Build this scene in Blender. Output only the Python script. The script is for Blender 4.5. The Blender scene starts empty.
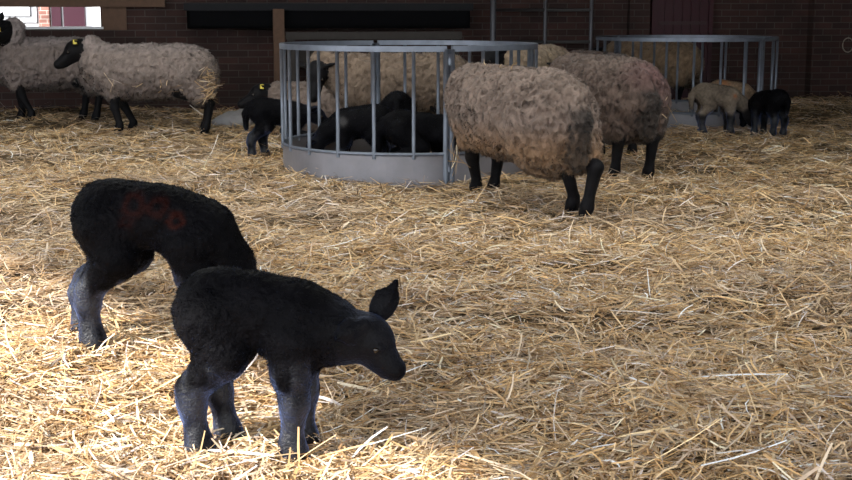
import bpy, math
import numpy as np
from mathutils import Vector, Matrix

S = bpy.context.scene
COL = S.collection
RNG = np.random.default_rng(7)

# ------------------------------------------------------------------ camera
F, H, HORIZON = 1300.0, 1.10, 12.0
PITCH = math.atan((240 - HORIZON) / F)
cd = bpy.data.cameras.new('camera')
cd.sensor_width = 36.0
cd.lens = 36.0 * F / 852.0
cd.clip_end = 200
cam = bpy.data.objects.new('camera', cd)
COL.objects.link(cam)
cam.location = (0, 0, H)
cam.rotation_euler = (math.pi / 2 - PITCH, 0, 0)
S.camera = cam
S.view_settings.view_transform = 'Standard'
S.view_settings.look = 'None'
S.view_settings.gamma = 1.0
S.view_settings.exposure = 0.0


def ray(px, py):
    a, b = (px - 426) / F, (240 - py) / F
    c, s = math.cos(PITCH), math.sin(PITCH)
    return np.array([a, c + b * s, -s + b * c])


def at_depth(px, py, Y):
    r = ray(px, py)
    t = Y / r[1]
    return np.array([r[0] * t, Y, H + r[2] * t])


def on_ground(px, py, z=0.0):
    r = ray(px, py)
    t = (z - H) / r[2]
    return np.array([r[0] * t, r[1] * t, z])


# ------------------------------------------------------------------ noise
def _hash(ix, iy, iz, seed):
    h = (ix.astype(np.int64) * 374761393 + iy.astype(np.int64) * 668265263 +
         iz.astype(np.int64) * 2147483647 + seed * 1274126177) & 0xFFFFFFFF
    h = ((h ^ (h >> 13)) * 1274126177) & 0xFFFFFFFF
    h = (h ^ (h >> 16)) & 0xFFFFFFFF
    return h / 4294967295.0


def vnoise(x, y, z, seed=0):
    """smooth value noise in -1..1"""
    xi, yi, zi = np.floor(x), np.floor(y), np.floor(z)
    fx, fy, fz = x - xi, y - yi, z - zi
    fx, fy, fz = [f * f * (3 - 2 * f) for f in (fx, fy, fz)]
    out = 0
    for dx in (0, 1):
        wx = fx if dx else 1 - fx
        for dy in (0, 1):
            wy = fy if dy else 1 - fy
            for dz in (0, 1):
                wz = fz if dz else 1 - fz
                out = out + wx * wy * wz * _hash(xi + dx, yi + dy, zi + dz, seed)
    return out * 2 - 1


def ground_h(x, y):
    x = np.asarray(x, float); y = np.asarray(y, float); z0 = np.zeros_like(x)
    h = 0.035 * vnoise(x * .9, y * .9, z0, 3) + 0.022 * vnoise(x * 2.6, y * 2.6, z0, 5)
    h = h + 0.013 * vnoise(x * 7, y * 7, z0, 8)
    bank = np.clip((y - 13.6) / 1.8, 0, 1) * np.clip((x - 2.0) / 2.0, 0, 1)
    h = h + 0.10 * bank
    bank2 = np.clip((y - 12.3) / 1.2, 0, 1) * np.clip((-1.2 - x) / 1.0, 0, 1)
    return h + 0.03 * bank2


# ------------------------------------------------------------------ mesh helpers
def mesh_np(name, V, faces_list, mat, parent=None, col=None, smooth=True, normals=None):
    """faces_list: list of int arrays (n,k)"""
    me = bpy.data.meshes.new(name)
    V = np.asarray(V, np.float32)
    me.vertices.add(len(V)); me.vertices.foreach_set('co', V.ravel())
    loops = np.concatenate([f.ravel() for f in faces_list]).astype(np.int32)
    tot = np.concatenate([np.full(len(f), f.shape[1], np.int32) for f in faces_list])
    start = np.concatenate([[0], np.cumsum(tot)[:-1]]).astype(np.int32)
    me.loops.add(len(loops)); me.loops.foreach_set('vertex_index', loops)
    me.polygons.add(len(tot)); me.polygons.foreach_set('loop_start', start)
    me.polygons.foreach_set('loop_total', tot)
    me.update(calc_edges=True)
    me.polygons.foreach_set('use_smooth', np.full(len(tot), smooth))
    if col is not None:
        a = me.color_attributes.new('Col', 'FLOAT_COLOR', 'POINT')
        c = np.ones((len(V), 4), np.float32); c[:, :np.shape(col)[1]] = col
        a.data.foreach_set('color', c.ravel())
    if normals is not None:
        me.normals_split_custom_set_from_vertices(np.asarray(normals, float).tolist())
    me.materials.append(mat)
    o = bpy.data.objects.new(name, me)
    COL.objects.link(o)
    if parent is not None:
        o.parent = parent
    return o


class MB:
    """collects simple solids into one mesh"""
    def __init__(self):
        self.v, self.f = [], []

    def raw(self, vs, fs):
        b = len(self.v)
        self.v += [tuple(map(float, p)) for p in vs]
        self.f += [tuple(b + i for i in f) for f in fs]

    def box(self, lo, hi, M=None, bev=0.0):
        (x0, y0, z0), (x1, y1, z1) = lo, hi
        vs = [(x0, y0, z0), (x1, y0, z0), (x1, y1, z0), (x0, y1, z0),
              (x0, y0, z1), (x1, y0, z1), (x1, y1, z1), (x0, y1, z1)]
        if M is not None:
            vs = [M @ Vector(p) for p in vs]
        self.raw(vs, [(0, 3, 2, 1), (4, 5, 6, 7), (0, 1, 5, 4), (1, 2, 6, 5), (2, 3, 7, 6), (3, 0, 4, 7)])

    def tube(self, pts, r, n=10, closed=False):
        pts = [Vector(p) for p in pts]
        m = len(pts)
        rings = []
        up = Vector((0, 0, 1))
        for i, p in enumerate(pts):
            if closed:
                t = pts[(i + 1) % m] - pts[i - 1]
            else:
                t = pts[min(i + 1, m - 1)] - pts[max(i - 1, 0)]
            t.normalize()
            a = t.cross(up if abs(t.z) < .95 else Vector((1, 0, 0))).normalized()
            b = t.cross(a)
            rr = r[i] if isinstance(r, (list, tuple)) else r
            rings.append([p + (a * math.cos(2 * math.pi * k / n) + b * math.sin(2 * math.pi * k / n)) * rr for k in range(n)])
        vs = [q for ring in rings for q in ring]
        fs = []
        for i in range(m if closed else m - 1):
            j = (i + 1) % m
            for k in range(n):
                l = (k + 1) % n
                fs.append((i * n + k, i * n + l, j * n + l, j * n + k))
        if not closed:
            fs.append(tuple(range(n - 1, -1, -1)) if False else tuple(range(n)))
            fs.append(tuple((m - 1) * n + k for k in range(n - 1, -1, -1)))
        self.raw(vs, fs)

    def band(self, c, r, z0, z1, th, a0, a1, n=64):
        """upright curved sheet between radii r-th and r"""
        vs, fs = [], []
        for i in range(n + 1):
            a = a0 + (a1 - a0) * i / n
            for rr, z in ((r, z0), (r, z1), (r - th, z1), (r - th, z0)):
                vs.append((c[0] + rr * math.sin(a), c[1] - rr * math.cos(a), z))
        for i in range(n):
            for k in range(4):
                l = (k + 1) % 4
                fs.append((i * 4 + k, i * 4 + l, i * 4 + 4 + l, i * 4 + 4 + k))
        fs += [(0, 1, 2, 3), (n * 4 + 3, n * 4 + 2, n * 4 + 1, n * 4)]
        self.raw(vs, fs)

    def build(self, name, mat, parent=None, smooth=False):
        me = bpy.data.meshes.new(name)
        me.from_pydata(self.v, [], self.f)
        me.update()
        if smooth:
            me.polygons.foreach_set('use_smooth', [True] * len(me.polygons))
        me.materials.append(mat)
        o = bpy.data.objects.new(name, me)
        COL.objects.link(o)
        if parent is not None:
            o.parent = parent
        return o


def tag(o, label=None, cat=None, group=None, kind=None):
    if label: o['label'] = label
    if cat: o['category'] = cat
    if group: o['group'] = group
    if kind: o['kind'] = kind
    return o


def empty(name, loc, rz=0.0):
    o = bpy.data.objects.new(name, None)
    COL.objects.link(o)
    o.location = [float(v) for v in loc]
    o.rotation_euler = (0, 0, rz)
    o.empty_display_size = .1
    return o


# ------------------------------------------------------------------ materials
def new_mat(name):
    m = bpy.data.materials.new(name); m.use_nodes = True
    nt = m.node_tree
    return m, nt, nt.nodes['Principled BSDF']


def simple(name, col, rough=.6, metal=0.0, noise=0.25, scale=8, bump=0.0, col2=None, spec=.5):
    m, nt, b = new_mat(name)
    N, L = nt.nodes, nt.links
    tc = N.new('ShaderNodeTexCoord'); nz = N.new('ShaderNodeTexNoise')
    nz.inputs['Scale'].default_value = scale; nz.inputs['Detail'].default_value = 6
    L.new(tc.outputs['Object'], nz.inputs['Vector'])
    mx = N.new('ShaderNodeMix'); mx.data_type = 'RGBA'
    c2 = col2 or tuple(c * (1 - noise) for c in col)
    mx.inputs['A'].default_value = (*c2, 1); mx.inputs['B'].default_value = (*col, 1)
    L.new(nz.outputs['Fac'], mx.inputs['Factor'])
    L.new(mx.outputs['Result'], b.inputs['Base Color'])
    b.inputs['Roughness'].default_value = rough; b.inputs['Metallic'].default_value = metal
    b.inputs['Specular IOR Level'].default_value = spec
    if bump:
        bp = N.new('ShaderNodeBump'); bp.inputs['Strength'].default_value = bump; bp.inputs['Distance'].default_value = .01
        L.new(nz.outputs['Fac'], bp.inputs['Height']); L.new(bp.outputs['Normal'], b.inputs['Normal'])
    return m


def brick_mat(name, c1, c2, mortar):
    m, nt, b = new_mat(name)
    N, L = nt.nodes, nt.links
    tc = N.new('ShaderNodeTexCoord'); sx = N.new('ShaderNodeSeparateXYZ'); cx = N.new('ShaderNodeCombineXYZ')
    L.new(tc.outputs['Object'], sx.inputs[0]); L.new(sx.outputs['X'], cx.inputs['X']); L.new(sx.outputs['Z'], cx.inputs['Y'])
    br = N.new('ShaderNodeTexBrick')
    br.inputs['Scale'].default_value = 1.0
    br.inputs['Brick Width'].default_value = .225; br.inputs['Row Height'].default_value = .075
    br.inputs['Mortar Size'].default_value = .006; br.inputs['Mortar Smooth'].default_value = .3
    br.inputs['Color1'].default_value = (*c1, 1); br.inputs['Color2'].default_value = (*c2, 1)
    br.inputs['Mortar'].default_value = (*mortar, 1)
    L.new(cx.outputs[0], br.inputs['Vector'])
    nz = N.new('ShaderNodeTexNoise'); nz.inputs['Scale'].default_value = 2.5; nz.inputs['Detail'].default_value = 8
    L.new(tc.outputs['Object'], nz.inputs['Vector'])
    mr = N.new('ShaderNodeMapRange'); mr.inputs['From Min'].default_value = .3; mr.inputs['From Max'].default_value = .7
    mr.inputs['To Min'].default_value = .55; mr.inputs['To Max'].default_value = 1.2
    L.new(nz.outputs['Fac'], mr.inputs['Value'])
    mu = N.new('ShaderNodeMix'); mu.data_type = 'RGBA'; mu.blend_type = 'MULTIPLY'; mu.inputs['Factor'].default_value = 1
    L.new(br.outputs['Color'], mu.inputs['A']); L.new(mr.outputs['Result'], mu.inputs['B'])
    L.new(mu.outputs['Result'], b.inputs['Base Color'])
    b.inputs['Roughness'].default_value = .85
    bp = N.new('ShaderNodeBump'); bp.inputs['Strength'].default_value = .6; bp.inputs['Distance'].default_value = .008
    bp.invert = True
    L.new(br.outputs['Fac'], bp.inputs['Height']); L.new(bp.outputs['Normal'], b.inputs['Normal'])
    return m


def attr_mat(name, rough=.9, sheen=0.0, sheen_tint=(1, 1, 1), spec=.3, bump=0.0, bscale=60, sunlit_gloss=False):
    m, nt, b = new_mat(name)
    N, L = nt.nodes, nt.links
    at = N.new('ShaderNodeAttribute'); at.attribute_name = 'Col'
    L.new(at.outputs['Color'], b.inputs['Base Color'])
    b.inputs['Roughness'].default_value = rough
    b.inputs['Specular IOR Level'].default_value = spec
    b.inputs['Sheen Weight'].default_value = sheen
    b.inputs['Sheen Roughness'].default_value = .45
    b.inputs['Sheen Tint'].default_value = (*sheen_tint, 1)
    if sunlit_gloss:       # alpha of the attribute: 1 curly dull wool, 0 short shiny leg hair with sunlit blue sheen painted in
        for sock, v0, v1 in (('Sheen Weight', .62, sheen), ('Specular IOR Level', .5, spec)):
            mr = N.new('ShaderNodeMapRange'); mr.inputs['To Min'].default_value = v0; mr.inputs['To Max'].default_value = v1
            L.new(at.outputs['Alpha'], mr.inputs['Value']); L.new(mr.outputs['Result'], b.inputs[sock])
    if bump:
        tc = N.new('ShaderNodeTexCoord'); nz = N.new('ShaderNodeTexNoise'); nz.inputs['Scale'].default_value = bscale
        nz.inputs['Detail'].default_value = 4
        L.new(tc.outputs['Object'], nz.inputs['Vector'])
        bp = N.new('ShaderNodeBump'); bp.inputs['Strength'].default_value = bump; bp.inputs['Distance'].default_value = .01
        L.new(nz.outputs['Fac'], bp.inputs['Height']); L.new(bp.outputs['Normal'], b.inputs['Normal'])
    return m


M_fleece = attr_mat('sheep_fleece', rough=.95, sheen=.15, spec=.1, bump=.5, bscale=70)
M_skin = attr_mat('black_sheep_hair', rough=.55, sheen=.01, spec=.10, bump=.4, bscale=120, sheen_tint=(.8, .85, 1))
M_lamb = attr_mat('black_lamb_wool', rough=.5, sheen=.0, spec=.03, sunlit_gloss=True, bump=.5, bscale=140, sheen_tint=(.30, .45, 1))  # blue sheen tint paints sunlit highlights on the legs
M_straw = attr_mat('straw', rough=.5, spec=.45)
M_eye = simple('sheep_eye', (.012, .007, .004), rough=.08, noise=.1)
M_tag = simple('yellow_plastic', (.75, .6, .06), rough=.4)
M_galv = simple('galvanised_steel', (.20, .225, .28), rough=.42, metal=.4, noise=.55, scale=14, bump=.1)
M_galv_sheet = simple('galvanised_sheet', (.31, .30, .33), rough=.45, metal=.3, noise=.6, scale=5, bump=.1)
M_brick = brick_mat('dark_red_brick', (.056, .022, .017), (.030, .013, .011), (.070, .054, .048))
M_outbrick = brick_mat('yard_brick', (.30, .13, .10), (.22, .09, .07), (.5, .45, .4))
M_wood = simple('weathered_timber', (.16, .085, .05), rough=.75, noise=.5, scale=18, bump=.3)
M_greywood = simple('grey_timber', (.06, .05, .045), rough=.8, noise=.4, scale=12, bump=.3)
M_black = simple('black_plastic', (.004, .004, .005), rough=.7, noise=.2, spec=.05)
M_maroon = simple('maroon_paint', (.045, .004, .010), rough=.5, noise=.25)
M_maroon2 = simple('bright_maroon_paint', (.035, .0025, .012), rough=.4, noise=.15)
M_white = simple('white_render', (.80, .80, .82), rough=.7, noise=.08)
M_pipe = simple('dull_steel', (.12, .12, .135), rough=.5, metal=.4, noise=.3)
M_roof = simple('roof_boards', (.10, .08, .07), rough=.85, noise=.4, scale=3)
M_floor = simple('trodden_straw_litter', (.15, .10, .05), rough=.95, noise=.6, scale=40, bump=.8)
M_yard = simple('yard_concrete', (.40, .39, .37), rough=.8, noise=.3)
M_lump = simple('pale_grey_lump', (.40, .38, .38), rough=.8, noise=.3)
M_rope = simple('pale_rope', (.35, .30, .25), rough=.9)

# ------------------------------------------------------------------ sun and sky
w = bpy.data.worlds.new('sky'); S.world = w; w.use_nodes = True
bg = w.node_tree.nodes['Background']
bg.inputs['Color'].default_value = (.88, .94, 1.0, 1)
bg.inputs['Strength'].default_value = 3.9
SUN_EL = math.radians(37)
SUN_H = np.array([.80, .60])
sd = bpy.data.lights.new('sun', 'SUN'); sd.energy = 11.5; sd.angle = math.radians(1.6); sd.color = (1.0, .955, .88)
sun = bpy.data.objects.new('sun', sd); COL.objects.link(sun)
sdir = Vector((SUN_H[0] * math.cos(SUN_EL), SUN_H[1] * math.cos(SUN_EL), -math.sin(SUN_EL)))
sun.rotation_euler = sdir.to_track_quat('-Z', 'Y').to_euler()

# ------------------------------------------------------------------ the barn
ROOF = 3.0
shift = SUN_H * (ROOF / math.tan(SUN_EL))
gA = np.array([-2.35, 6.35]); gB = np.array([.18, 2.95])      # unseen roof edge is shaped to cast its shadow along this floor line
dl = (gB - gA) / np.linalg.norm(gB - gA)
eA = gA - shift - dl * 4.0; eB = gB - shift + dl * 1.6
def slab(mb, pl, z0, z1):
    n = len(pl)
    vs = [(x, y, z0) for x, y in pl] + [(x, y, z1) for x, y in pl]
    mb.raw(vs, [tuple(range(n - 1, -1, -1)), tuple(range(n, 2 * n))] + [(i, (i + 1) % n, n + (i + 1) % n, n + i) for i in range(n)])


xd = eA[0] + (eB[0] - eA[0]) * (5.6 - eA[1]) / (eB[1] - eA[1])
FILL_PANELS = [(5.6, 7.2, 8.0), (9.2, 10.6, .5)]  # unseen translucent roof strips, added to brighten the straw
mb = MB()
slab(mb, [(xd, 5.6), (eB[0], eB[1]), (9.0, eB[1]), (9.0, 5.6)], ROOF, ROOF + .12)
slab(mb, [(xd, 5.6), (-5.0, 5.6), (-5.0, 18), (eA[0], 18), (eA[0], eA[1])], ROOF, ROOF + .12)
slab(mb, [(8.0, 5.6), (9.0, 5.6), (9.0, 18), (8.0, 18)], ROOF, ROOF + .12)
for x0, y0, y1 in ((-5.0, 7.2, 9.2), (.5, 9.2, 10.6), (-5.0, 10.6, 18.0)):
    slab(mb, [(x0, y0), (8.0, y0), (8.0, y1), (x0, y1)], ROOF, ROOF + .12)
tag(mb.build('ceiling', M_roof), kind='structure')
m, nt, b = new_mat('translucent_fill_sheet')
tl = nt.nodes.new('ShaderNodeBsdfTranslucent'); tl.inputs['Color'].default_value = (.62, .62, .58, 1)
nt.links.new(tl.outputs[0], nt.nodes['Material Output'].inputs['Surface'])
for y0, y1, x1 in FILL_PANELS:
    mb = MB(); nn = 60
    for i in range(nn):
        xa, xb = -5.0 + (x1 + 5) * i / nn, -5.0 + (x1 + 5) * (i + 1) / nn
        za, zb = (ROOF + .05 + .02 * (i % 2)), (ROOF + .05 + .02 * ((i + 1) % 2))
        mb.raw([(xa, y0, za), (xb, y0, zb), (xb, y1, zb), (xa, y1, za)], [(0, 1, 2, 3)])
    tag(mb.build('ceiling_fill_panel', m), kind='structure')  # added fill panel, out of view
EAX, EAY = float(eA[0]), float(eA[1])

WX0, WY0, WSL = -5.0, 14.3, .1727          # back wall line
WANG = math.atan(WSL)
WM = Matrix.Translation((WX0, WY0, 0)) @ Matrix.Rotation(WANG, 4, 'Z')
WMI = WM.inverted()


def on_wall(px, py, off=0.0):
    """local coordinates (along, 0, z) on the plane of the wall moved off metres into the barn"""
    r = Vector(ray(px, py)); o = WMI @ Vector((0, 0, H)); d = WMI.to_3x3() @ r
    t = (-off - o.y) / d.y
    p = o + d * t
    return p.x, p.z


def wall_obj(o):
    o.matrix_world = WM
    return o


wx1, wz_sill = on_wall(101, 28)
_, wz_head = on_wall(60, 6)
mb = MB()
mb.box((-6.5, 0, -.3), (wx1, .30, wz_sill))
mb.box((-6.5, 0, wz_head), (wx1, .30, ROOF))
mb.box((wx1, 0, -.3), (16, .30, ROOF))
mb.box((-6.5, 0, wz_sill), (-2.2, .3, wz_head))
wall_obj(tag(mb.build('wall_back', M_brick), kind='structure'))
a, _ = on_wall(806, 60); b_, _ = on_wall(626, 60); c_, _ = on_wall(646, 60)
mb = MB(); mb.box((a, -.14, -.3), (a + 2.2, -.0, ROOF))
wall_obj(tag(mb.build('wall_pier', M_brick), kind='structure'))
mb = MB(); mb.box((b_, -.10, -.3), (c_, -.0, ROOF))
wall_obj(tag(mb.build('wall_pilaster', M_brick), kind='structure'))
mb = MB(); mb.box((EAX, EAY + .1, -.3), (EAX + .25, 18, ROOF)); tag(mb.build('wall_left', M_brick), kind='structure')
mb = MB(); mb.box((8.75, -1, -.3), (9.0, 18, ROOF)); tag(mb.build('wall_right', M_brick), kind='structure')

# window: frame, stone sill and timber head
mb = MB()
mb.box((-2.2, -.04, wz_sill - .012), (wx1 + .03, .3, wz_sill + .014))
sillo = wall_obj(tag(mb.build('trim_1', M_white), kind='structure'))
hx1, hz0 = on_wall(165, 7, .1); _, hz1 = on_wall(100, -3, .1)
mb = MB(); mb.box((-3.0, -.10, hz0), (hx1, -.0, hz1))
wall_obj(tag(mb.build('trim_2', M_wood), kind='structure'))
bx0, _ = on_wall(102, 20); bx1, bz0 = on_wall(127, 30)
mb = MB(); mb.box((bx0, -.03, bz0), (bx1, -.0, hz0))
wall_obj(tag(mb.build('trim_3', M_wood), kind='structure'))

# maroon door in the back wall
dx0, dz0 = on_wall(648, 84); dx1, _ = on_wall(708, 84)
door = empty('door_1', (0, 0, 0)); door.matrix_world = WM @ Matrix.Translation(((dx0 + dx1) / 2, 0, 0))
door['kind'] = 'structure'
hw = (dx1 - dx0) / 2
mb = MB()
nb = 6
for i in range(nb):
    x0 = -hw + .05 + (2 * hw - .1) * i / nb
    mb.box((x0 + .003, -.06, 0), (x0 + (2 * hw - .1) / nb - .003, -.005, 2.0))
mb.build('door_leaf', M_maroon, door)
mb = MB(); mb.box((-hw, -.08, -.05), (-hw + .05, 0, 2.06)); mb.box((hw - .05, -.08, -.05), (hw, 0, 2.06)); mb.box((-hw, -.08, 2.0), (hw, 0, 2.07))
mb.build('door_frame', M_maroon, door)
_, lz = on_wall(675, 23)
mb = MB(); mb.box((-hw + .08, -.085, lz - .02), (hw - .08, -.06, lz + .02)); mb.build('door_rail', simple('worn_rail', (.05, .02, .022), rough=.5), door)

# yard beyond the window
YW = 24.0
mb = MB(); mb.box((-22, YW, -.5), (4, YW + .3, 6)); tag(mb.build('wall_yard', M_white), kind='structure')
p0 = at_depth(41, 20, YW); p1 = at_depth(51, 20, YW)
mb = MB(); mb.box((p0[0], -.12, -.3), (p1[0], 0, 4)); o = mb.build('wall_yard_pier', M_outbrick); o.location = (0, YW, 0); tag(o, kind='structure')
p0 = at_depth(53, 20, YW)[0]; p1 = at_depth(86, 20, YW)[0]; pm = at_depth(64, 20, YW)[0]
dr = empty('door_2', ((p0 + p1) / 2, YW, 0)); dr['kind'] = 'structure'
mb = MB(); mb.box((p0 - (p0 + p1) / 2, -.09, -.2), (pm - (p0 + p1) / 2 - .03, -.0, 3)); mb.build('door_leaf', M_maroon2, dr)
mb = MB(); mb.box((pm - (p0 + p1) / 2 + .02, -.09, -.2), (p1 - (p0 + p1) / 2, -.0, 3)); mb.build('door_leaf', M_maroon2, dr)
wn = empty('window_2', (at_depth(16, 15, YW)[0], YW, 0)); wn['kind'] = 'structure'
z0 = at_depth(16, 23, YW)[2]; hwv = (at_depth(33, 15, YW)[0] - at_depth(0, 15, YW)[0]) / 2 + .1
mb = MB()
for q in (0, .12):
    mb.box((-hwv * 1.0 + q, -.05, z0 + q), (hwv - q, -.0, z0 + .015 + q))
    mb.box((hwv - .015 - q, -.05, z0 + q), (hwv - q, -.0, z0 + 1.2))
mb.build('window_frame', M_pipe, wn)
mb = MB(); mb.box((-30, 15.2, -.4), (30, 40, -.05)); tag(mb.build('floor_yard', M_yard), kind='structure')
mb = MB(); mb.box((-30, -30, -.4), (30, -1.5, -.08)); tag(mb.build('ground_front', M_yard), kind='structure')

# floor under the straw
nx, ny = 260, 300
gx = np.linspace(-9, 9, nx); gy = np.linspace(-1.6, 17.5, ny)
X, Y = np.meshgrid(gx, gy)
V = np.stack([X.ravel(), Y.ravel(), ground_h(X.ravel(), Y.ravel()) - .012], 1)
i = (np.arange(ny - 1)[:, None] * nx + np.arange(nx - 1)[None]).ravel()
tag(mesh_np('floor', V, [np.stack([i, i + 1, i + nx + 1, i + nx], 1)], M_floor), kind='structure')


# ------------------------------------------------------------------ straw
PALETTE = np.array([[.68, .47, .21], [.77, .59, .32], [.52, .34, .14], [.84, .72, .50], [.60, .48, .33], [.34, .22, .10], [.92, .88, .80]])
PAL_W = np.array([.24, .24, .13, .15, .12, .07, .05])


def straw_mesh(C, yaw, pit, ln, wd, bend, roll, rng):
    """C: centres; returns V (n*8), quads; each straw a bent folded blade of three spans"""
    n = len(C)
    d = np.stack([np.cos(yaw) * np.cos(pit), np.sin(yaw) * np.cos(pit), np.sin(pit)], 1)
    s = np.stack([-np.sin(yaw), np.cos(yaw), np.zeros(n)], 1)
    u = np.cross(d, s)
    side = s * np.cos(roll)[:, None] + u * np.sin(roll)[:, None]
    V = np.empty((n, 8, 3), np.float32)
    for k, t in enumerate((-.5, -.17, .17, .5)):
        off = bend * (0.25 - t * t)
        c = C + d * (t * ln)[:, None] + s * (off * ln)[:, None] * .8 + np.array([0, 0, 1.]) * (off * ln * .35)[:, None]
        w_ = wd * (.5 if k in (1, 2) else .36)
        V[:, 2 * k] = c - side * w_[:, None]
        V[:, 2 * k + 1] = c + side * w_[:, None]
    b = np.arange(n)[:, None] * 8
    Q = np.concatenate([b + np.array([0, 2, 3, 1]) + 2 * k for k in range(3)], 0)
    return V.reshape(-1, 3), Q


def straw_cols(n, rng, xy=None):
    ci = rng.choice(len(PALETTE), n, p=PAL_W / PAL_W.sum())
    c = PALETTE[ci] * rng.uniform(.5, 1.22, (n, 1))
    if xy is not None:
        z = np.zeros(n)
        g = np.clip(vnoise(xy[:, 0] * 1.7, xy[:, 1] * 1.7, z, 21) * 1.6, 0, 1)[:, None] * .28
        grey = c.mean(1, keepdims=True) * np.array([1.02, .86, .72]) * .70
        c = c * (1 - g) + grey * g
    return np.clip(c * np.array([1.03, .955, 1.0]), 0, .9)


def scatter(n, y0, y1, rng, m=.42, power=1.0):
    yy = np.sqrt(rng.uniform(y0 * y0, y1 * y1, n)) if power else rng.uniform(y0, y1, n)
    xx = rng.uniform(-1, 1, n) * (m * yy + .5)
    return xx, yy


zones = [(1.6, 2.7, 5000, 1.0), (2.7, 4.2, 44000, 1.0), (4.2, 6.2, 50000, 1.0), (6.2, 9.0, 52000, 1.05), (9.0, 12.5, 48000, 1.15), (12.5, 16.4, 30000, 1.2)]
VV, QQ, CC, base = [], [], [], 0
for (y0, y1, n, sc) in zones:
    x, y = scatter(n, y0, y1, RNG)
    ok = y < 14.3 + (x + 5) * .1727 - np.where(x > 4, .42, .24)
    x, y = x[ok], y[ok]; n = len(x)
    z0_ = np.zeros(n)
    fieldang = vnoise(x * 1.1, y * 1.1, z0_, 31) * 3.2
    yaw = fieldang + RNG.normal(0, .95, n)
    up = RNG.random(n) < .035
    pit = RNG.normal(0, .17, n)
    pit[up] = RNG.normal(0, .45, up.sum())
    ln = np.clip(RNG.lognormal(math.log(.082), .45, n), .02, .26) * sc
    wd = RNG.uniform(.0026, .0062, n) * sc
    wide = RNG.random(n) < .04
    wd[wide] *= 1.8
    bend = RNG.normal(0, .45, n)
    kink = RNG.random(n) < .15
    bend[kink] *= 2.2
    bend = np.clip(bend, -.9, .9) * np.clip(.13 / ln, .3, 1)
    z = ground_h(x, y) + np.abs(RNG.normal(0, .011, n)) - .004 + np.abs(np.sin(pit)) * ln * .40
    # tufts: heaped clumps
    tuft = np.clip(vnoise(x * 4.2, y * 4.2, z0_, 44), 0, 1)
    z += tuft * RNG.uniform(0, .06, n)
    Vs, Q = straw_mesh(np.stack([x, y, z], 1), yaw, pit, ln, wd, bend, RNG.normal(0, .5, n), RNG)
    VV.append(Vs); QQ.append(Q + base); base += len(Vs)
    CC.append(np.repeat(straw_cols(n, RNG, np.stack([x, y], 1)), 8, 0))
tag(mesh_np('straw_bedding', np.concatenate(VV), [np.concatenate(QQ)], M_straw, col=np.concatenate(CC), smooth=False),
    'loose golden straw bedding spread over the whole barn floor', 'straw', kind='stuff')


def wisps(name, n, centre, spread, parent=None, ln=.16, vertical=False, seed=1, surf=None):
    rng = np.random.default_rng(seed)
    if surf is not None:
        C = surf
        n = len(C)
    else:
        C = np.array(centre) + rng.normal(0, 1, (n, 3)) * np.array(spread)
    yaw = rng.uniform(0, 6.28, n)
    pit = rng.normal(1.2 if vertical else 0, .5, n)
    L = rng.uniform(.4, 1.2, n) * ln
    Vs, Q = straw_mesh(C, yaw, pit, L, rng.uniform(.003, .006, n), rng.normal(0, .5, n), rng.uniform(0, 3, n), rng)
    o = mesh_np(name, Vs, [Q], M_straw, parent, col=np.repeat(straw_cols(n, rng), 8, 0), smooth=False)
    o['kind'] = 'stuff'
    return o


# ------------------------------------------------------------------ signed distance bodies
def smin(a, b, k):
    h = np.clip(.5 + .5 * (b - a) / k, 0, 1)
    return b * (1 - h) + a * h - k * h * (1 - h)


class SDF:
    def __init__(self):
        self.pr = []

    def cap(self, p0, r0, p1, r1, k=.02):
        self.pr.append(('c', np.array(p0, float), r0, np.array(p1, float), r1, k)); return self

    def chain(self, pts, k=.02):
        for (p, r), (q, s) in zip(pts[:-1], pts[1:]):
            self.cap(p, r, q, s, k)
        return self

    def ell(self, c, r, k=.03, R=None):
        """R: 3x3 whose columns are the ellipsoid axes"""
        self.pr.append(('e', np.array(c, float), np.array(r, float), None if R is None else np.array(R, float), None, k)); return self

    def bounds(self, m):
        lo, hi = np.full(3, 1e9), np.full(3, -1e9)
        for t in self.pr:
            if t[0] == 'c':
                for p, r in ((t[1], t[2]), (t[3], t[4])):
                    lo = np.minimum(lo, p - r); hi = np.maximum(hi, p + r)
            else:
                rr = t[2] if t[3] is None else np.full(3, t[2].max())
                lo = np.minimum(lo, t[1] - rr); hi = np.maximum(hi, t[1] + rr)
        return lo - m, hi + m

    def eval(self, P):
        D = None
        for t in self.pr:
            if t[0] == 'c':
                _, a, r0, b, r1, k = t
                ab = b - a
                h = np.clip(((P - a) @ ab) / (ab @ ab + 1e-12), 0, 1)
                d = np.sqrt((((P - a) - h[..., None] * ab) ** 2).sum(-1)) - (r0 + (r1 - r0) * h)
            else:
                _, c, r, R, _, k = t
                q = P - c
                if R is not None:
                    q = q @ R
                k0 = np.sqrt(((q / r) ** 2).sum(-1)); k1 = np.sqrt(((q / (r * r)) ** 2).sum(-1)) + 1e-9
                d = k0 * (k0 - 1) / k1
            D = d if D is None else smin(D, d, k)
        return D


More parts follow.
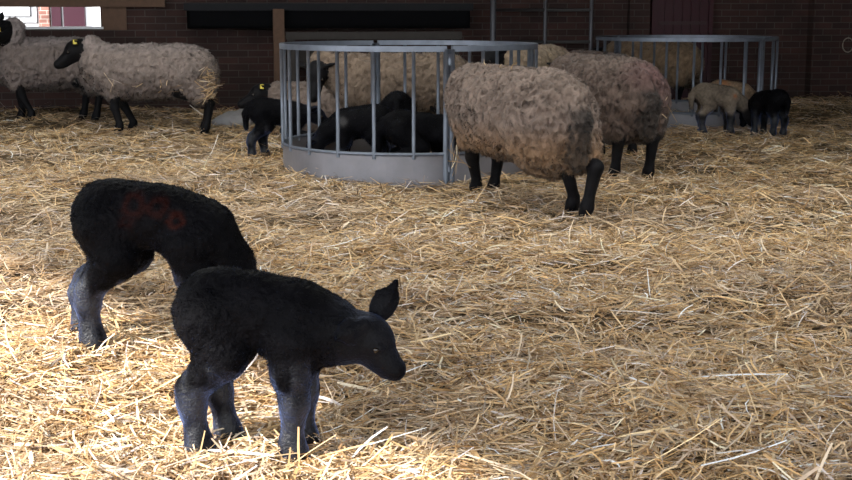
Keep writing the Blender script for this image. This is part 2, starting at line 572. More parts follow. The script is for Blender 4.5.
def surface(sdf, res, disp=None, margin=.03):
    lo, hi = sdf.bounds(margin)
    dims = np.ceil((hi - lo) / res).astype(int) + 1
    ax = [lo[i] + np.arange(dims[i]) * res for i in range(3)]
    P = np.stack(np.meshgrid(*ax, indexing='ij'), -1).astype(np.float32)
    D = sdf.eval(P)
    if disp is not None:
        near = np.abs(D) < .06
        D[near] -= disp(P[near])
    inside = D < 0
    nx, ny, nz = dims
    acc = np.zeros((nx - 1, ny - 1, nz - 1, 3)); cnt = np.zeros((nx - 1, ny - 1, nz - 1))
    sl = lambda o, n: slice(o, n - 1 + o)
    for axis in range(3):
        for o1 in (0, 1):
            for o2 in (0, 1):
                offs0 = [0, 0, 0]; others = [i for i in range(3) if i != axis]
                offs0[others[0]] = o1; offs0[others[1]] = o2
                offs1 = list(offs0); offs1[axis] = 1
                s0 = tuple(sl(offs0[i], dims[i]) for i in range(3)); s1 = tuple(sl(offs1[i], dims[i]) for i in range(3))
                a, b = D[s0], D[s1]
                cr = (a < 0) != (b < 0)
                t = np.where(cr, a / np.where(cr, a - b, 1), 0)
                for i in range(3):
                    if i == axis:
                        acc[..., i] += np.where(cr, t, 0)
                    else:
                        acc[..., i] += np.where(cr, offs0[i], 0)
                cnt += cr
    act = cnt > 0
    idx = np.full(act.shape, -1, np.int64); idx[act] = np.arange(act.sum())
    ijk = np.argwhere(act)
    V = lo + (ijk + acc[act] / cnt[act][:, None]) * res
    Q = []
    for axis in range(3):
        a_, b_ = [i for i in range(3) if i != axis]
        s0 = [slice(None)] * 3; s1 = [slice(None)] * 3
        s0[axis] = slice(0, dims[axis] - 1); s1[axis] = slice(1, dims[axis])
        cr = inside[tuple(s0)] != inside[tuple(s1)]
        e = np.argwhere(cr)
        e = e[(e[:, a_] > 0) & (e[:, b_] > 0) & (e[:, a_] < dims[a_] - 1) & (e[:, b_] < dims[b_] - 1)]
        def cell(da, db):
            c = e.copy(); c[:, a_] -= da; c[:, b_] -= db
            return idx[c[:, 0], c[:, 1], c[:, 2]]
        q = np.stack([cell(1, 1), cell(0, 1), cell(0, 0), cell(1, 0)], 1)
        ins = inside[e[:, 0], e[:, 1], e[:, 2]]
        flip = ins if axis != 1 else ~ins
        q = np.where(flip[:, None], q, q[:, ::-1])
        Q.append(q)
    Q = np.concatenate(Q)
    Q = Q[(Q >= 0).all(1)]
    return V, Q


def vnormals(V, Q):
    fn = np.cross(V[Q[:, 2]] - V[Q[:, 0]], V[Q[:, 3]] - V[Q[:, 1]])
    N = np.zeros_like(V)
    for i in range(4):
        for k in range(3):
            N[:, k] += np.bincount(Q[:, i], fn[:, k], len(V))
    return N / (np.linalg.norm(N, axis=1, keepdims=True) + 1e-12), np.linalg.norm(fn, axis=1)


def furred(name, V, Q, C, mat, parent, n, length, width, rng, droop=.5, spread=.5, keep=None, out=.6):
    """surface plus short locks of wool rooted on it, one mesh"""
    N, A = vnormals(V, Q)
    if n:
        p = A / A.sum()
        f = rng.choice(len(Q), n, p=p)
        wt = rng.dirichlet((1, 1, 1, 1), n)
        P0 = (V[Q[f]] * wt[..., None]).sum(1)
        NN = N[Q[f, 0]]; cc = C[Q[f, 0]]
        L = length(P0) if callable(length) else np.full(n, length)
        ok = L > .001
        if keep is not None:
            ok &= keep(P0)
        P0, NN, cc, L = P0[ok], NN[ok], cc[ok], L[ok]
        n = len(P0)
        L = L * rng.uniform(.5, 1.3, n)
        fld = np.stack([vnoise(P0[:, 0] * 22, P0[:, 1] * 22, P0[:, 2] * 22, 70 + i) for i in range(3)], 1)
        d = NN * out + fld * spread + rng.normal(0, .28, (n, 3)) + np.array([-.15, 0, -droop])
        # keep the locks outside the body
        dn = (d * NN).sum(1)
        d += NN * np.clip(.15 - dn, 0, None)[:, None]
        d /= np.linalg.norm(d, axis=1, keepdims=True)
        t = np.cross(d, NN + rng.normal(0, .4, (n, 3))); t /= np.linalg.norm(t, axis=1, keepdims=True) + 1e-9
        w_ = (width * rng.uniform(.6, 1.4, n))[:, None]
        root = P0 - NN * .002
        mid = root + d * (L * .55)[:, None] + rng.normal(0, .12, (n, 3)) * L[:, None]
        tip = root + d * L[:, None] + np.array([0, 0, -.25]) * L[:, None] * droop
        VS = np.stack([root - t * w_ * .5, root + t * w_ * .5, mid + t * w_ * .4, mid - t * w_ * .4, tip], 1).reshape(-1, 3)
        b = len(V) + np.arange(n)[:, None] * 5
        Q2 = b + np.array([0, 1, 2, 3]); T = b + np.array([3, 2, 4])
        cs = np.repeat(np.clip(cc * rng.uniform(.75, 1.25, (n, 1)), 0, 1), 5, 0)
        ns = np.repeat(NN + rng.normal(0, .22, (n, 3)), 5, 0)
        ns /= np.linalg.norm(ns, axis=1, keepdims=True)
        V_ = np.concatenate([V, VS]); C_ = np.concatenate([C, cs]); N_ = np.concatenate([N, ns])
        return mesh_np(name, V_, [np.concatenate([Q, Q2]), T], mat, parent, col=C_, normals=N_)
    return mesh_np(name, V, [Q], mat, parent, col=C)


def rot_to(v, roll_ref=(0, 0, 1)):
    """3x3, columns = axes, first along v"""
    v = np.array(v, float); v /= np.linalg.norm(v)
    r = np.array(roll_ref, float)
    s = np.cross(r, v); s /= np.linalg.norm(s) + 1e-9
    u = np.cross(v, s)
    return np.stack([v, s, u], 1)


def ear_to(sdf, base, tip, wide, thick, face=(1, 0, 0), k=.008):
    """leaf shaped ear from base to tip, its flat side turned to face"""
    base, tip = np.array(base, float), np.array(tip, float)
    v = tip - base; L = np.linalg.norm(v); v = v / L
    n = np.array(face, float); n = n - v * (n @ v); n /= np.linalg.norm(n)
    s = np.cross(v, n)
    R = np.stack([v, s, n], 1)
    sdf.ell(base + v * L * .38, (L * .46, wide, thick), k, R)
    sdf.cap(base + v * L * .5, wide * .45, tip - v * .004, .005, .01)
    sdf.cap(base - v * L * .15, wide * .62, base + v * L * .3, wide * .42, .01)


def sphere_obj(name, c, r, mat, parent, squash=(1, 1, 1)):
    mb = MB(); n, m = 12, 8
    vs = [(c[0], c[1], c[2] + r * squash[2])]
    for i in range(1, m):
        a = math.pi * i / m
        for k in range(n):
            b = 2 * math.pi * k / n
            vs.append((c[0] + r * squash[0] * math.sin(a) * math.cos(b), c[1] + r * squash[1] * math.sin(a) * math.sin(b), c[2] + r * squash[2] * math.cos(a)))
    vs.append((c[0], c[1], c[2] - r * squash[2]))
    fs = [(0, 1 + k, 1 + (k + 1) % n) for k in range(n)]
    for i in range(m - 2):
        for k in range(n):
            a, b = 1 + i * n + k, 1 + i * n + (k + 1) % n
            fs.append((a, a + n, b + n, b))
    last = 1 + (m - 1) * n
    fs += [(last, 1 + (m - 2) * n + (k + 1) % n, 1 + (m - 2) * n + k) for k in range(n)]
    mb.raw(vs, fs)
    return mb.build(name, mat, parent, smooth=True)


def head_sdf(s, base, face, L, R, ear_len, ears='out', k=.02, updir=(0, 0, 1), ear_tips=None, mz=1.0, ear_w=.30, ear_face=None):
    """base = centre of the skull, face = unit direction of the nose"""
    base = np.array(base, float); f = np.array(face, float); f /= np.linalg.norm(f)
    side = np.cross(np.array(updir, float), f); side /= np.linalg.norm(side)
    up = np.cross(f, side)
    s.ell(base, (R * 1.12, R * .86, R * .98), k, np.stack([f, side, up], 1))
    s.cap(base + f * R * .3 - up * R * .05, R * .72, base + f * L * .62 - up * R * .20, R * .56 * mz, k)          # nasal bridge and cheeks
    s.cap(base + f * L * .55 - up * R * .22, R * .54 * mz, base + f * L - up * R * .26, R * .45 * mz, k * .7)            # muzzle
    s.cap(base + f * R * .2 - up * R * .55, R * .46, base + f * L * .86 - up * R * .55, R * .30 * mz, k * .8)       # jaw
    for sg in (1, -1):
        s.ell(base + f * R * .62 + side * sg * R * .60 + up * R * .30, (R * .26, R * .16, R * .18), k * .4, np.stack([f, side, up], 1))  # brow
        s.ell(base + f * L * 1.02 + side * sg * R * .20 - up * R * .14, (R * .14, R * .1, R * .1), k * .3)       # nostril wings
    tips = []
    for n_, sg in enumerate((1, -1)):
        b = base + side * sg * R * .72 + up * R * .50 - f * R * .35
        if ear_tips is not None and ear_tips[n_] is not None:
            tip = np.array(ear_tips[n_], float)
        else:
            tip = b + (side * sg * .95 + up * (.12 if ears == 'out' else -.3) - f * .25) * ear_len
        ear_to(s, b, tip, ear_len * ear_w, .009, face=(f * .7 - up * .5) if ear_face is None else ear_face)
        tips.append((b, tip))
    eyes = [base + f * R * .66 + side * sg * R * .70 + up * R * .18 for sg in (1, -1)]
    return eyes, tips


def wool_noise(amp, fx, fz, seed, fine=.3):
    def f(P):
        x, y, z = P[..., 0], P[..., 1], P[..., 2]
        wx = x + .02 * vnoise(x * 14, y * 14, z * 14, seed + 9); wz = z + .03 * vnoise(x * 11, y * 11, z * 11, seed + 5)
        a = vnoise(wx * fx, y * fx, wz * fz, seed)
        b = vnoise(wx * fx * 2.1, y * fx * 2.1, wz * fz * 2.1, seed + 1)
        return amp * ((1 - np.abs(a)) * 1.2 - .6 + fine * b)
    return f


def make_ewe(label, loc, heading, colour, head=(.74, 0, .84), face=(.9, 0, -.45), scale=1.0, near=False, lying=False, legs=None,
             tagged=False, dye=None, tan_belly=0.0, seed=1, group=None, dark_tail=True, ear_tips=None, fine=True, top_light=None, girth=1.0, deep=0.0):
    """a ewe facing local +X with black face and legs and a thick fleece"""
    rng = np.random.default_rng(seed)
    x, y = loc
    dz = -.27 if lying else 0.0
    t = empty('ewe', (x, y, float(ground_h(x, y))), heading)
    t.scale = (scale,) * 3
    tag(t, label, 'sheep', group)
    head = np.array(head, float); face = np.array(face, float); face /= np.linalg.norm(face)
    # body: trunk, neck, head and legs in one surface
    b = SDF()
    b.chain([((-.38, 0, .55 + dz), .17), ((0, 0, .54 + dz), .19), ((.34, 0, .54 + dz), .17)], .05)
    nb = np.array([.42, 0, .62 + dz]); b.cap(nb, .12, head - face * .05, .075, .05)
    eyes, tips = head_sdf(b, head, face, .205, .096, .135, k=.02, ear_tips=ear_tips)
    L = dict(fl=(.38, .0), fr=(.34, .0), hl=(-.38, .0), hr=(-.42, .0))
    if legs: L.update(legs)
    for key, (fx, fo) in L.items():
        sy = .125 if key[1] == 'l' else -.125
        if lying:
            if key[0] == 'f':
                b.chain([((.32, sy, .24), .08), ((.46, sy * 1.3, .08), .045), ((.28, sy * 1.5, .045), .034), ((.20, sy * 1.5, .04), .034)], .02)
            else:
                b.chain([((-.32, sy, .24), .12), ((-.16, sy * 1.9, .12), .07), ((-.36, sy * 2.0, .06), .04), ((-.18, sy * 2.1, .04), .034)], .02)
        elif key[0] == 'f':
            kx = .35 * .55 + fx * .45
            b.chain([((.33, sy * .9, .48), .10), ((.31, sy, .38), .058), ((kx, sy + fo * .5, .235), .040), ((fx - .005, sy + fo, .075), .029), ((fx + .005, sy + fo, .045), .036), ((fx + .02, sy + fo, .012), .038)], .02)
        else:
            b.chain([((-.34, sy * .9, .52), .13), ((-.27, sy, .40), .085), ((fx - .045, sy + fo * .6, .27), .042), ((fx - .01, sy + fo, .08), .030), ((fx, sy + fo, .045), .037), ((fx + .015, sy + fo, .012), .039)], .02)
    res = .0075 if near else .011
    V, Q = surface(b, res, margin=.03)
    nz = vnoise(V[:, 0] * 30, V[:, 1] * 30, V[:, 2] * 30, seed + 3)[:, None]
    C = np.array([.007, .0065, .0075]) * (1 + .35 * nz)
    mesh_np('body', V, [Q], M_skin, t, col=np.clip(C, 0, 1))
    # fleece
    f = SDF()
    g = girth
    f.ell((.26, 0, .545 + dz), (.31, .235 * g, .245), .06)
    f.ell((0, 0, .545 + dz), (.42, .275 * g, .250), .06)
    f.ell((-.28, 0, .555 + dz), (.31, .26 * g, .240), .06)
    f.cap((-.40, 0, .56 + dz), .19, (-.44, 0, .50 + dz), .17, .05)
    if deep:
        f.ell((-.34, 0, .555 - deep), (.25, .25, .25), .06)
        f.ell((.05, 0, .545 - deep * .4), (.42, .25, .24), .06)
    f.cap((.36, 0, .56 + dz), .205, (.46, 0, .62 + dz), .17, .06)
    ne = head - face * .16 - np.array([0, 0, .055])
    f.cap((.44, 0, .61 + dz), .165, ne, .095, .06)
    if not lying:
        for sy in (.12, -.12):
            lx, lo_ = L['hl' if sy > 0 else 'hr']
            f.cap((-.36, sy, .50), .14, (.62 * lx - .15, sy + lo_ * .7, .345), .105, .07)
            f.cap((.32, sy, .46), .10, (.335, sy, .36), .066, .04)
    else:
        for sy in (.13, -.13):
            f.ell((-.26, sy * 1.2, .22), (.22, .15, .17), .05)
    if dark_tail:
        f.chain([((-.54, 0, .66 + dz), .05), ((-.61, 0, .52 + dz), .06), ((-.60, 0, .32 + dz), .045)], .03)
    fr = .0085 if near else .014
    V, Q = surface(f, fr, disp=wool_noise(.024 if near else .022, 36 if near else 24, 20, seed, .5), margin=.05)
    x_, y_, z_ = V.T
    base = np.array(colour)
    n1 = vnoise(x_ * 6, y_ * 6, z_ * 6, seed + 11); n2 = vnoise(x_ * 35, y_ * 35, z_ * 22, seed + 12)
    n3 = vnoise(x_ * 60, y_ * 60, z_ * 38, seed + 15)
    C = base * (1 + .16 * n1 + .24 * n2 + .26 * n3)[:, None] 
    if tan_belly:
        wgt = np.clip((.50 + dz - z_) / .16, 0, 1)[:, None] * tan_belly
        C = C * (1 - wgt) + np.array([.34, .20, .105]) * (1 + .2 * n2)[:, None] * wgt
    if top_light is not None:  # light falling on the back, painted into the fleece colour
        wgt = np.clip((z_ - .70 - dz) / .08, 0, 1)[:, None] * top_light[1]
        C = C * (1 - wgt) + np.array(top_light[0]) * (1 + .3 * n2)[:, None] * wgt
    if dye is not None:
        c0, rad, dc = dye
        dd = np.sqrt(((V - np.array(c0)) ** 2).sum(1)) / rad + .25 * n1
        wgt = np.clip(1.2 - dd, 0, 1)[:, None] * .45
        C = C * (1 - wgt) + np.array(dc) * wgt
    if dark_tail:
        wgt = (np.clip((-.54 - x_) / .03, 0, 1) * np.clip(2 - np.abs(y_) / .045 + .8 * n2, 0, 1) * np.clip((.62 + dz - z_) / .04, 0, 1) * .85)[:, None]
        C = C * (1 - wgt) + np.array([.03, .026, .024]) * wgt
    low_brown = (np.clip((.36 + dz - z_) / .08, 0, 1) * .5)[:, None]  # fleece colour turns darker brown towards the bottom
    C = C * (1 - low_brown) + np.array([.07, .05, .035]) * low_brown
    nfur = (95000 if near else 18000) if fine else 9000
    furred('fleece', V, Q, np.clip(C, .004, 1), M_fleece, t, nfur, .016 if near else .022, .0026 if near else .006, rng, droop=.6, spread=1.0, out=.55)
    for e in eyes:
        sphere_obj('eye', e, .014, M_eye, t)
    if tagged:
        bb, tt = tips[tagged - 1]
        p = bb * .35 + tt * .65
        mb = MB(); mb.box((-.016, -.016, -.02), (.016, .016, .02)); o = mb.build('ear_tag', M_tag, t); o.location = p + face * .006
    return t


def make_lamb(label, loc, heading, colour=(.0035, .0033, .0042), spec=None, scale=1.0, near=False, seed=1, group=None, marks=None,
              dark_legs=True, zoff=0.0, graze=False, lying=False):
    """a lamb facing local +X; spec overrides its joints"""
    rng = np.random.default_rng(seed)
    x, y = loc
    t = empty('lamb', (x, y, float(ground_h(x, y)) + zoff), heading)
    t.scale = (scale,) * 3
    tag(t, label, 'lamb', group)
    J = dict(rump=((-.115, 0, .385), (.115, .092, .100)), mid=((0, 0, .37), (.16, .092, .098)), chest=((.125, 0, .335), (.105, .085, .108)),
             neck=[((.15, 0, .365), .082), ((.235, 0, .40), .066), ((.285, 0, .435), .058)],
             head=(.315, 0, .455), face=(.85, 0, -.5), tail=[((-.215, 0, .42), .026), ((-.245, 0, .36), .026), ((-.24, 0, .25), .018)],
             fl=(.145, .0), fr=(.13, .0), hl=(-.11, .0), hr=(-.14, .0), ear_tips=None, hock=.165)
    if graze:
        J.update(neck=[((.15, 0, .345), .082), ((.25, 0, .29), .062), ((.31, 0, .22), .052)], head=(.335, 0, .19), face=(.45, 0, -.9))
    if spec: J.update(spec)
    s = SDF()
    lz = -.19 if lying else 0.0
    for key in ('rump', 'mid', 'chest'):
        c, r = J[key]; s.ell((c[0], c[1], c[2] + lz), r, .04)
    if lying:
        J['neck'] = [((p[0], p[1], p[2] + lz), r) for p, r in J['neck']]; J['head'] = (J['head'][0], J['head'][1], J['head'][2] + lz)
        J['tail'] = [((p[0], p[1], max(p[2] + lz, .03)), r) for p, r in J['tail']]
    s.chain(J['neck'], .035)
    eyes, tips = head_sdf(s, J['head'], J['face'], .100, .065, .095, k=.014, ear_tips=J['ear_tips'], mz=1.06, ear_w=.36, ear_face=J.get('ear_face'))
    s.chain(J['tail'], .015)
    for key in ('fl', 'fr', 'hl', 'hr'):
        fx, fo = J[key]; sy = .058 if key[1] == 'l' else -.058
        if lying:
            if key[0] == 'f':
                s.chain([((.12, sy, .15), .06), ((.22, sy * 1.3, .05), .032), ((.10, sy * 1.6, .028), .024)], .015)
            else:
                s.chain([((-.12, sy, .17), .08), ((.0, sy * 1.7, .08), .05), ((-.14, sy * 1.9, .035), .027), ((-.02, sy * 2, .027), .024)], .015)
        elif key[0] == 'f':
            s.chain([((.125, sy * .8, .31), .074), ((.115 * .6 + fx * .4, sy, .235), .048), ((.4 * .12 + .6 * fx + .005, sy + fo * .6, .155), .0355),
                     ((fx - .004, sy + fo, .055), .0265), ((fx, sy + fo, .03), .032), ((fx + .012, sy + fo, .010), .031)], .022)
        else:
            hx = J['rump'][0][0]
            s.chain([((hx - .005, sy * .7, .36), .084), ((hx + .03, sy * .95, .275), .060), ((fx * .7 - .055, sy + fo * .5, J['hock'] + .02), .036), ((fx * .9 - .03, sy + fo * .6, J['hock'] - .02), .033),
                     ((fx - .006, sy + fo, .06), .0275), ((fx, sy + fo, .03), .033), ((fx + .012, sy + fo, .010), .032)], .024)
    res = .0050 if near else .0095
    hd = np.array(J['head'], float)

    def wm(P):
        """woolly on trunk and neck, short on face and shanks"""
        d = np.sqrt(((P - hd - np.array(J['face']) * .03) ** 2).sum(-1))
        return np.clip((d - .085) / .05, 0, 1) * np.clip((P[..., 2] - .12) / .1, .35, 1)
    wn = wool_noise(.0040, 95, 70, seed, .5)
    big = wool_noise(.0018, 26, 16, seed + 40, .2)
    V, Q = surface(s, res, disp=(lambda P: (wn(P) + big(P)) * wm(P)), margin=.02)
    x_, y_, z_ = V.T
    n1 = vnoise(x_ * 12, y_ * 12, z_ * 12, seed + 3); n2 = vnoise(x_ * 70, y_ * 70, z_ * 70, seed + 4)
    C = np.array(colour) * (1 + .3 * n1 + .35 * n2)[:, None]
    if max(colour) > .05 and dark_legs:
        dk = np.clip((.22 + lz - z_) / .05, 0, 1)
        dk = np.maximum(dk, np.clip((.10 - np.sqrt(((V - hd) ** 2).sum(1))) / .03, 0, 1))[:, None]
        C = C * (1 - dk) + np.array([.014, .013, .014]) * dk
    for (c0, rad, mc, ring) in (marks or []):
        c0 = np.array(c0)
        dd = np.sqrt(((x_ - c0[0]) ** 2 + (z_ - c0[2]) ** 2)) + .006 * n2 + .004 * n1
        sd_ok = (np.sign(y_) == np.sign(c0[1])) if abs(c0[1]) > 1e-6 else np.ones(len(V), bool)
        wgt = np.exp(-((dd - ring) / rad) ** 2) * sd_ok * .8
        C = C * (1 - wgt[:, None]) + np.array(mc) * wgt[:, None]
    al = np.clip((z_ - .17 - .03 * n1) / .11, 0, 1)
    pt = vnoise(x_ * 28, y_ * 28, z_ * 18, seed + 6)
    al = np.clip(al + np.clip(.22 + 1.2 * pt, 0, .85), 0, 1)  # breaks the painted sunlit sheen on the shanks into patches
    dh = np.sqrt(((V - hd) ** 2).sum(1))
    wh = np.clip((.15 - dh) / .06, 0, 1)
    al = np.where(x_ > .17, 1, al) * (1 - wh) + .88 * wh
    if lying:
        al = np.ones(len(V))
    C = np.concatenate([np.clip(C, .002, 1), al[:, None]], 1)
    fl = lambda P: .003 + (.005 if near else .008) * wm(P)
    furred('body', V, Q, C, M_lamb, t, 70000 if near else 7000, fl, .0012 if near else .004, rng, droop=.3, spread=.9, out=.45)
    for e in eyes:
        sphere_obj('eye', e, .0085, M_eye, t)
    return t


PI = math.pi
TAU = .34


# ---- the two black lambs in front
p = on_ground(252, 442)
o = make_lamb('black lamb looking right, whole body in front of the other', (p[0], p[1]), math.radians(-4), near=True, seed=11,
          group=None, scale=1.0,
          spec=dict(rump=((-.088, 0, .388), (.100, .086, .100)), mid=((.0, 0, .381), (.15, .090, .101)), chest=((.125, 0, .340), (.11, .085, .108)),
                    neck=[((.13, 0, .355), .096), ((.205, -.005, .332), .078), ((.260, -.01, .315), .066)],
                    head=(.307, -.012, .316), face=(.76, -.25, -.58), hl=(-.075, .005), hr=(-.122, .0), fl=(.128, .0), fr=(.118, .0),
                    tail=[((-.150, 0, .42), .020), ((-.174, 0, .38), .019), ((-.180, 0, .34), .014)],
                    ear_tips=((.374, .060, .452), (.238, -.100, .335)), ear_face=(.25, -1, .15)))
p = on_ground(145, 354)
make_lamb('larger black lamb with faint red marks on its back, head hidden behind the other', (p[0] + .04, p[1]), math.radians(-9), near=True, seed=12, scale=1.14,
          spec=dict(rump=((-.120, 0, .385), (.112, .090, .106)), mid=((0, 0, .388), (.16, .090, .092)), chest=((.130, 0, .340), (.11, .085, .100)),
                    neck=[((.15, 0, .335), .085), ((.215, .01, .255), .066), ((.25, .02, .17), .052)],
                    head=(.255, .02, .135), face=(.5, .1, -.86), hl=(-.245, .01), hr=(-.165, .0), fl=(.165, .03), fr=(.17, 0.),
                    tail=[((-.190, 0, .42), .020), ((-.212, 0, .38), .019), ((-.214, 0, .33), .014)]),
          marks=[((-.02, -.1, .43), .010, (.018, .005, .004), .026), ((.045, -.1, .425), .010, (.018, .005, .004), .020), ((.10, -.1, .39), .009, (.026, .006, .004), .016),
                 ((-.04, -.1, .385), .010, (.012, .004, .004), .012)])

# ---- feeders
def make_feeder(label, c, r, h, sheet, off_deg, post_deg, n=22):
    cx, cy = c
    z0 = float(ground_h(cx, cy)) - .02
    t = empty('ring_feeder', (cx, cy, z0)); tag(t, label, 'feeder', 'galvanised ring feeders')
    gap = math.radians(1.2)
    for k in range(2):
        a0 = math.radians(post_deg) + k * PI + gap; a1 = a0 + PI - 2 * gap
        mb = MB(); mb.band((0, 0), r, 0, sheet, .004, a0, a1)
        bs = mb.build('base_sheet', M_galv_sheet, t, smooth=False)
        mb = MB(); mb.tube([(r * math.sin(a0 + (a1 - a0) * i / 48), -r * math.cos(a0 + (a1 - a0) * i / 48), sheet) for i in range(49)], .012, 8)
        mb.build('rolled_rim', M_galv, bs, smooth=True)
        mb = MB(); mb.band((0, 0), r + .012, h - .035, h, .028, a0, a1); mb.build('top_rail', M_galv, t)
        for aq in (a0, a1):
            mb = MB(); mb.tube([(r * math.sin(aq), -r * math.cos(aq), 0), (r * math.sin(aq), -r * math.cos(aq), h - .02)], .02, 10)
            jp = mb.build('joining_post', M_galv, t, smooth=True)
        for zz in (.1, h - .12):
            aa = a0 - gap
            mb = MB(); mb.tube([(r * 1.01 * math.sin(aa), -r * 1.01 * math.cos(aa), zz), (r * 1.01 * math.sin(aa), -r * 1.01 * math.cos(aa), zz + .07)], .014, 8)
            mb.build('hinge_pin', M_galv, jp, smooth=True)
        for i in range(1, 11):
            a = math.radians(post_deg + 180 - 14.8 - 16.6 * (10 - i)) + k * PI
            x, y = r * math.sin(a), -r * math.cos(a)
            mb = MB(); mb.tube([(x, y, sheet - .03), (x, y, h - .02)], .0125, 10); mb.build('bar', M_galv, t, smooth=True)
    return t


FC = at_depth(409, 139, 9.15); FR = .885
make_feeder('nearer round galvanised feeder of bars on a sheet base, black lambs inside', (FC[0], 9.15), FR, .90, .215, 0, 17.5)
FC2 = at_depth(684, 100, 13.15)
make_feeder('farther round galvanised feeder, near the brick wall and maroon door', (FC2[0], 13.15), FR, .87, .17, 0, 42)

# ---- ewes
def X(px, Y, py=100): return float(at_depth(px, py, Y)[0])
HD = lambda dx, dy: math.atan2(dy, dx)

TAUPE = (.195, .145, .120)
make_ewe('grey-brown woolly ewe seen from its rump, its head in the near feeder', (X(517, 7.5), 7.5), HD(-.5, .87), TAUPE, near=True, seed=21, scale=.98, deep=.11,
         head=(.70, -.20, .44), face=(.7, -.3, -.55), tan_belly=.75, legs=dict(hl=(-.44, -.22), hr=(-.60, .05), fl=(.45, -.13), fr=(.43, .0)))
make_ewe('dark taupe ewe with pinkish rump, behind the woolly ewe at near feeder', (X(603, 8.8), 8.8), HD(-.37, .93), (.130, .092, .076), near=True, seed=22, scale=.97, deep=.05,
         head=(.76, .02, .46), face=(.8, .1, -.55), dye=((-.50, -.12, .68), .22, (.20, .09, .10)), legs=dict(hl=(-.40, .0), hr=(-.42, .0)), top_light=((.20, .15, .125), .5))
make_ewe('dark brown ewe of which only the back shows, behind the pink-rumped ewe', (X(598, 10.4), 10.4), HD(-.25, .97), (.06, .036, .026), seed=23,
         head=(.74, 0, .60), face=(.8, 0, -.6), fine=False, scale=.985)
make_ewe('tan ewe with lowered dark head, behind right end of near feeder rail', (X(535, 11.6), 11.6), HD(-.48, -.88), (.36, .27, .19), seed=24,
         head=(.76, -.06, .70), face=(.75, -.5, -.45), tagged=2, fine=False, dark_tail=False, ear_tips=None, scale=.99)
make_ewe('brown ewe standing sideways behind the near feeder, dark head down', (X(404, 10.72), 10.72), PI, (.185, .135, .10), seed=25,
         head=(.70, .10, .64), face=(.2, .45, -.85))
make_ewe('ewe lying low beyond the near feeder, yellow tag in its ear', (X(335, 11.75), 11.75), PI - .05, (.17, .13, .11), seed=26, lying=True,
         head=(.70, .05, .42), face=(.85, .1, -.35), tagged=1, fine=False, scale=.95)
make_ewe('grey-brown ewe standing sideways with straw hanging from its rump', (X(152, 11.95), 11.95), PI + .04, (.22, .175, .155), seed=27,
         head=(.66, .04, .745), face=(.80, .1, -.50), legs=dict(fl=(.28, 0), fr=(.20, 0), hl=(-.50, 0), hr=(-.46, .0)), near=False, dark_tail=False, tagged=1, top_light=((.30, .25, .24), .5))
BE = bpy.data.objects['ewe.006']
make_ewe('grey ewe below the window, partly cut off, one ear raised', (X(54, 13.25), 13.25), PI + .10, (.20, .16, .145), seed=28,
         head=(.41, .25, .87), face=(.55, .65, -.45), scale=1.03, tagged=1, legs=dict(fl=(.20, 0), fr=(.34, 0), hl=(-.42, 0), hr=(-.26, 0)), top_light=((.34, .29, .29), .6),
         ear_tips=((.44, .40, .86), (.40, .18, 1.06)))
make_ewe('smooth tan ewe seen through the bars of the far feeder', (X(653, 14.6), 14.6), HD(-.72, .6), (.22, .15, .095), seed=29, scale=.95,
         head=(.74, 0, .6), face=(.8, 0, -.5), fine=False, dark_tail=False)

# straw clinging to the standing ewe's rump
rs = np.random.default_rng(5)
C = np.stack([rs.normal(-.52, .05, 110), rs.normal(.21, .05, 110), rs.beta(1.5, 3, 110) * .38 + .30], 1)
wisps('clinging_straw', 0, None, None, BE, ln=.17, vertical=False, seed=6, surf=C)
C = np.stack([rs.normal(-.1, .25, 20), rs.normal(.29, .01, 20), rs.uniform(.38, .5, 20)], 1)
wisps('clinging_straw', 0, None, None, BE, ln=.14, seed=7, surf=C)
E1 = bpy.data.objects['ewe']
C = np.stack([rs.normal(.05, .15, 8), rs.normal(.06, .05, 8), np.full(8, .80)], 1)
wisps('clinging_straw', 0, None, None, E1, ln=.12, seed=8, surf=C)
C = np.stack([rs.normal(.36, .02, 9), rs.normal(.20, .02, 9), rs.uniform(.2, .34, 9)], 1)
wisps('clinging_straw', 0, None, None, E1, ln=.16, vertical=True, seed=9, surf=C)
E2 = bpy.data.objects['ewe.001']
C = np.stack([rs.normal(-.57, .01, 7), rs.normal(-.10, .03, 7), rs.uniform(.42, .55, 7)], 1)
wisps('clinging_straw', 0, None, None, E2, ln=.18, vertical=True, seed=10, surf=C)

# ---- lambs further back
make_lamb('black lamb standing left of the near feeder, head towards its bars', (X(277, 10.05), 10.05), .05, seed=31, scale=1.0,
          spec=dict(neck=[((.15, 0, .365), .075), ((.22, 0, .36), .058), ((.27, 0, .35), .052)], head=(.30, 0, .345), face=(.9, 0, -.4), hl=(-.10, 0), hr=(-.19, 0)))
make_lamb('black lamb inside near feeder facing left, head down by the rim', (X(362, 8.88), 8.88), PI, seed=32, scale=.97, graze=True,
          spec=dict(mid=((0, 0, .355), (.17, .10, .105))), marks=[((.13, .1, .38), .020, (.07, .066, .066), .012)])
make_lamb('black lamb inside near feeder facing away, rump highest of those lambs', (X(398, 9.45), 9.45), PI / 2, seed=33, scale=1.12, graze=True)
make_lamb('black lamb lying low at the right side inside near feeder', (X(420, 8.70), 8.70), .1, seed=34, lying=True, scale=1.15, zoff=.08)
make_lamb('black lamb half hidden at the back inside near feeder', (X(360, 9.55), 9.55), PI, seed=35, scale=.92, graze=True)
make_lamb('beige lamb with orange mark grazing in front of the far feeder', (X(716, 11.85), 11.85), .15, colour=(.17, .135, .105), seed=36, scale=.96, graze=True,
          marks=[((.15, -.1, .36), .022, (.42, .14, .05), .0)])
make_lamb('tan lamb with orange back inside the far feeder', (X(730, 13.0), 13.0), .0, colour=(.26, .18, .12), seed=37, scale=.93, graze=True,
          marks=[((-.08, 0, .46), .05, (.45, .19, .08), .0)])
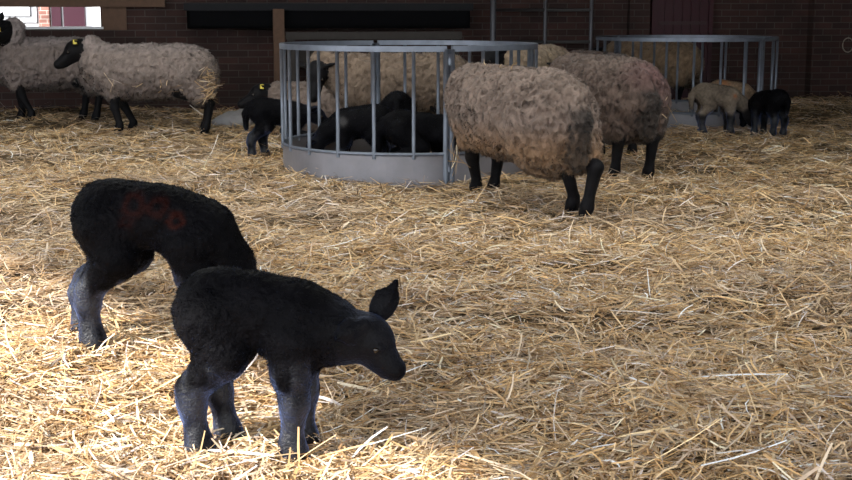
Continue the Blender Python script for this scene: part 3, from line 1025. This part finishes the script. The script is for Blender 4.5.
make_lamb('black lamb at far feeder, its back to the brick wall corner', (X(770, 11.70), 11.70), HD(-.50, .82), seed=38, scale=.88, graze=True)

# ---- things along the back wall
def wall_thing(name, px0, py0, off):
    x, z = on_wall(px0, py0, off)
    t = empty(name, (0, 0, 0)); t.matrix_world = WM @ Matrix.Translation((x, -off, 0))
    return t, x


t, x0 = wall_thing('hay_trough', 187, 20, .40)
x1, zb = on_wall(470, 28, .40); _, zt = on_wall(300, 6, .40); L = x1 - x0
mb = MB()
mb.box((0, 0, zb), (L, .03, zt)); mb.box((0, 0, zb), (L, .37, zb + .03)); mb.box((0, .34, zb), (L, .37, zt))
mb.box((0, 0, zb), (.03, .37, zt)); mb.box((L - .03, 0, zb), (L, .37, zt))
mb.build('trough_body', M_black, t)
mb = MB(); mb.box((-.03, -.03, zt - .05), (L + .03, .0, zt + .03)); mb.build('rim', simple('dark_grey_rim', (.015, .015, .018), rough=.6, spec=.15), t)
tag(t, 'long black trough fixed along the brick wall above the sheep', 'trough')
t, x0 = wall_thing('timber_post', 274, 60, .52)
x1, _ = on_wall(285, 60, .52); _, zt = on_wall(280, 9, .52)
mb = MB(); mb.box((0, 0, -.1), (x1 - x0, .1, zt)); o = mb.build('post', M_wood, t); tag(t, 'brown wooden post standing in front of the long black trough', 'post')
t, x0 = wall_thing('timber_rail', 286, 35, .60)
x1, zb = on_wall(462, 39, .60); _, zt = on_wall(300, 32, .60)
mb = MB(); mb.box((0, 0, zb), (x1 - x0, .05, zt)); mb.box((.02, .05, -.1), (.10, .12, zt)); mb.box((x1 - x0 - .1, .05, -.1), (x1 - x0 - .02, .12, zt))
mb.build('rail', M_greywood, t); tag(t, 'grey wooden rail on short posts below the black trough', 'rail')
t, x0 = wall_thing('timber_board', 286, 55, .30)
x1, zb = on_wall(330, 68, .30); _, zt = on_wall(300, 42, .30)
mb = MB(); mb.box((0, 0, zb), (x1 - x0, .03, zt)); mb.box((.05, .0, -.1), (.12, .05, zt)); mb.box((x1 - x0 - .12, .0, -.1), (x1 - x0 - .05, .05, zt))
mb.build('board', M_greywood, t); tag(t, 'grey wooden board behind the bars of the near feeder', 'board')

# steel gate beside the trough
t, x0 = wall_thing('steel_gate', 489, 30, .45)
xs = [on_wall(v, 30, .45)[0] - x0 for v in (493, 545, 591)]
mb = MB(); mb.tube([(xs[0], 0, -.1), (xs[0], 0, 1.9)], .034, 12); mb.build('gate_post', M_pipe, t, smooth=True)
for xx in xs[1:]:
    mb = MB(); mb.tube([(xx, 0, .05), (xx, 0, 1.75)], .022, 10); mb.build('upright', M_pipe, t, smooth=True)
for py in (10, 42, 75):
    z = on_wall(545, py, .45)[1]
    mb = MB(); mb.tube([(xs[0], 0, z), (xs[2], 0, z)], .02, 10); mb.build('rail', simple('dark_rail', (.03, .027, .027), rough=.5), t, smooth=True)
tag(t, 'dull steel gate of upright pipes against the dark brick wall', 'gate')

# loop of rope on the right wall
t, x0 = wall_thing('rope_loop', 848, 45, .17)
z = on_wall(848, 45, .17)[1]
mb = MB(); mb.tube([(.07 * math.cos(a) , 0, z + .085 * math.sin(a)) for a in np.linspace(0, 2 * PI, 25)[:-1]], .007, 6, closed=True)
mb.build('rope', M_rope, t, smooth=True); tag(t, 'loop of pale rope hanging on the brick pier', 'rope')

# unidentified pale lump near the wall, modelled as a crumpled heap
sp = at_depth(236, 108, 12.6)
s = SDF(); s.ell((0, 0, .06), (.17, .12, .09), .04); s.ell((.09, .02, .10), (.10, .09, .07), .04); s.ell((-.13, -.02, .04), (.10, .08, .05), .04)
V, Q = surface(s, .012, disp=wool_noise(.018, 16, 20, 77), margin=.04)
t = mesh_np('pale_lump', V, [Q], M_lump); t.location = (float(sp[0]), 12.6, float(ground_h(sp[0], 12.6)) - .01)
tag(t, 'unidentified pale grey crumpled lump lying on straw behind the lamb by the feeder', 'lump')
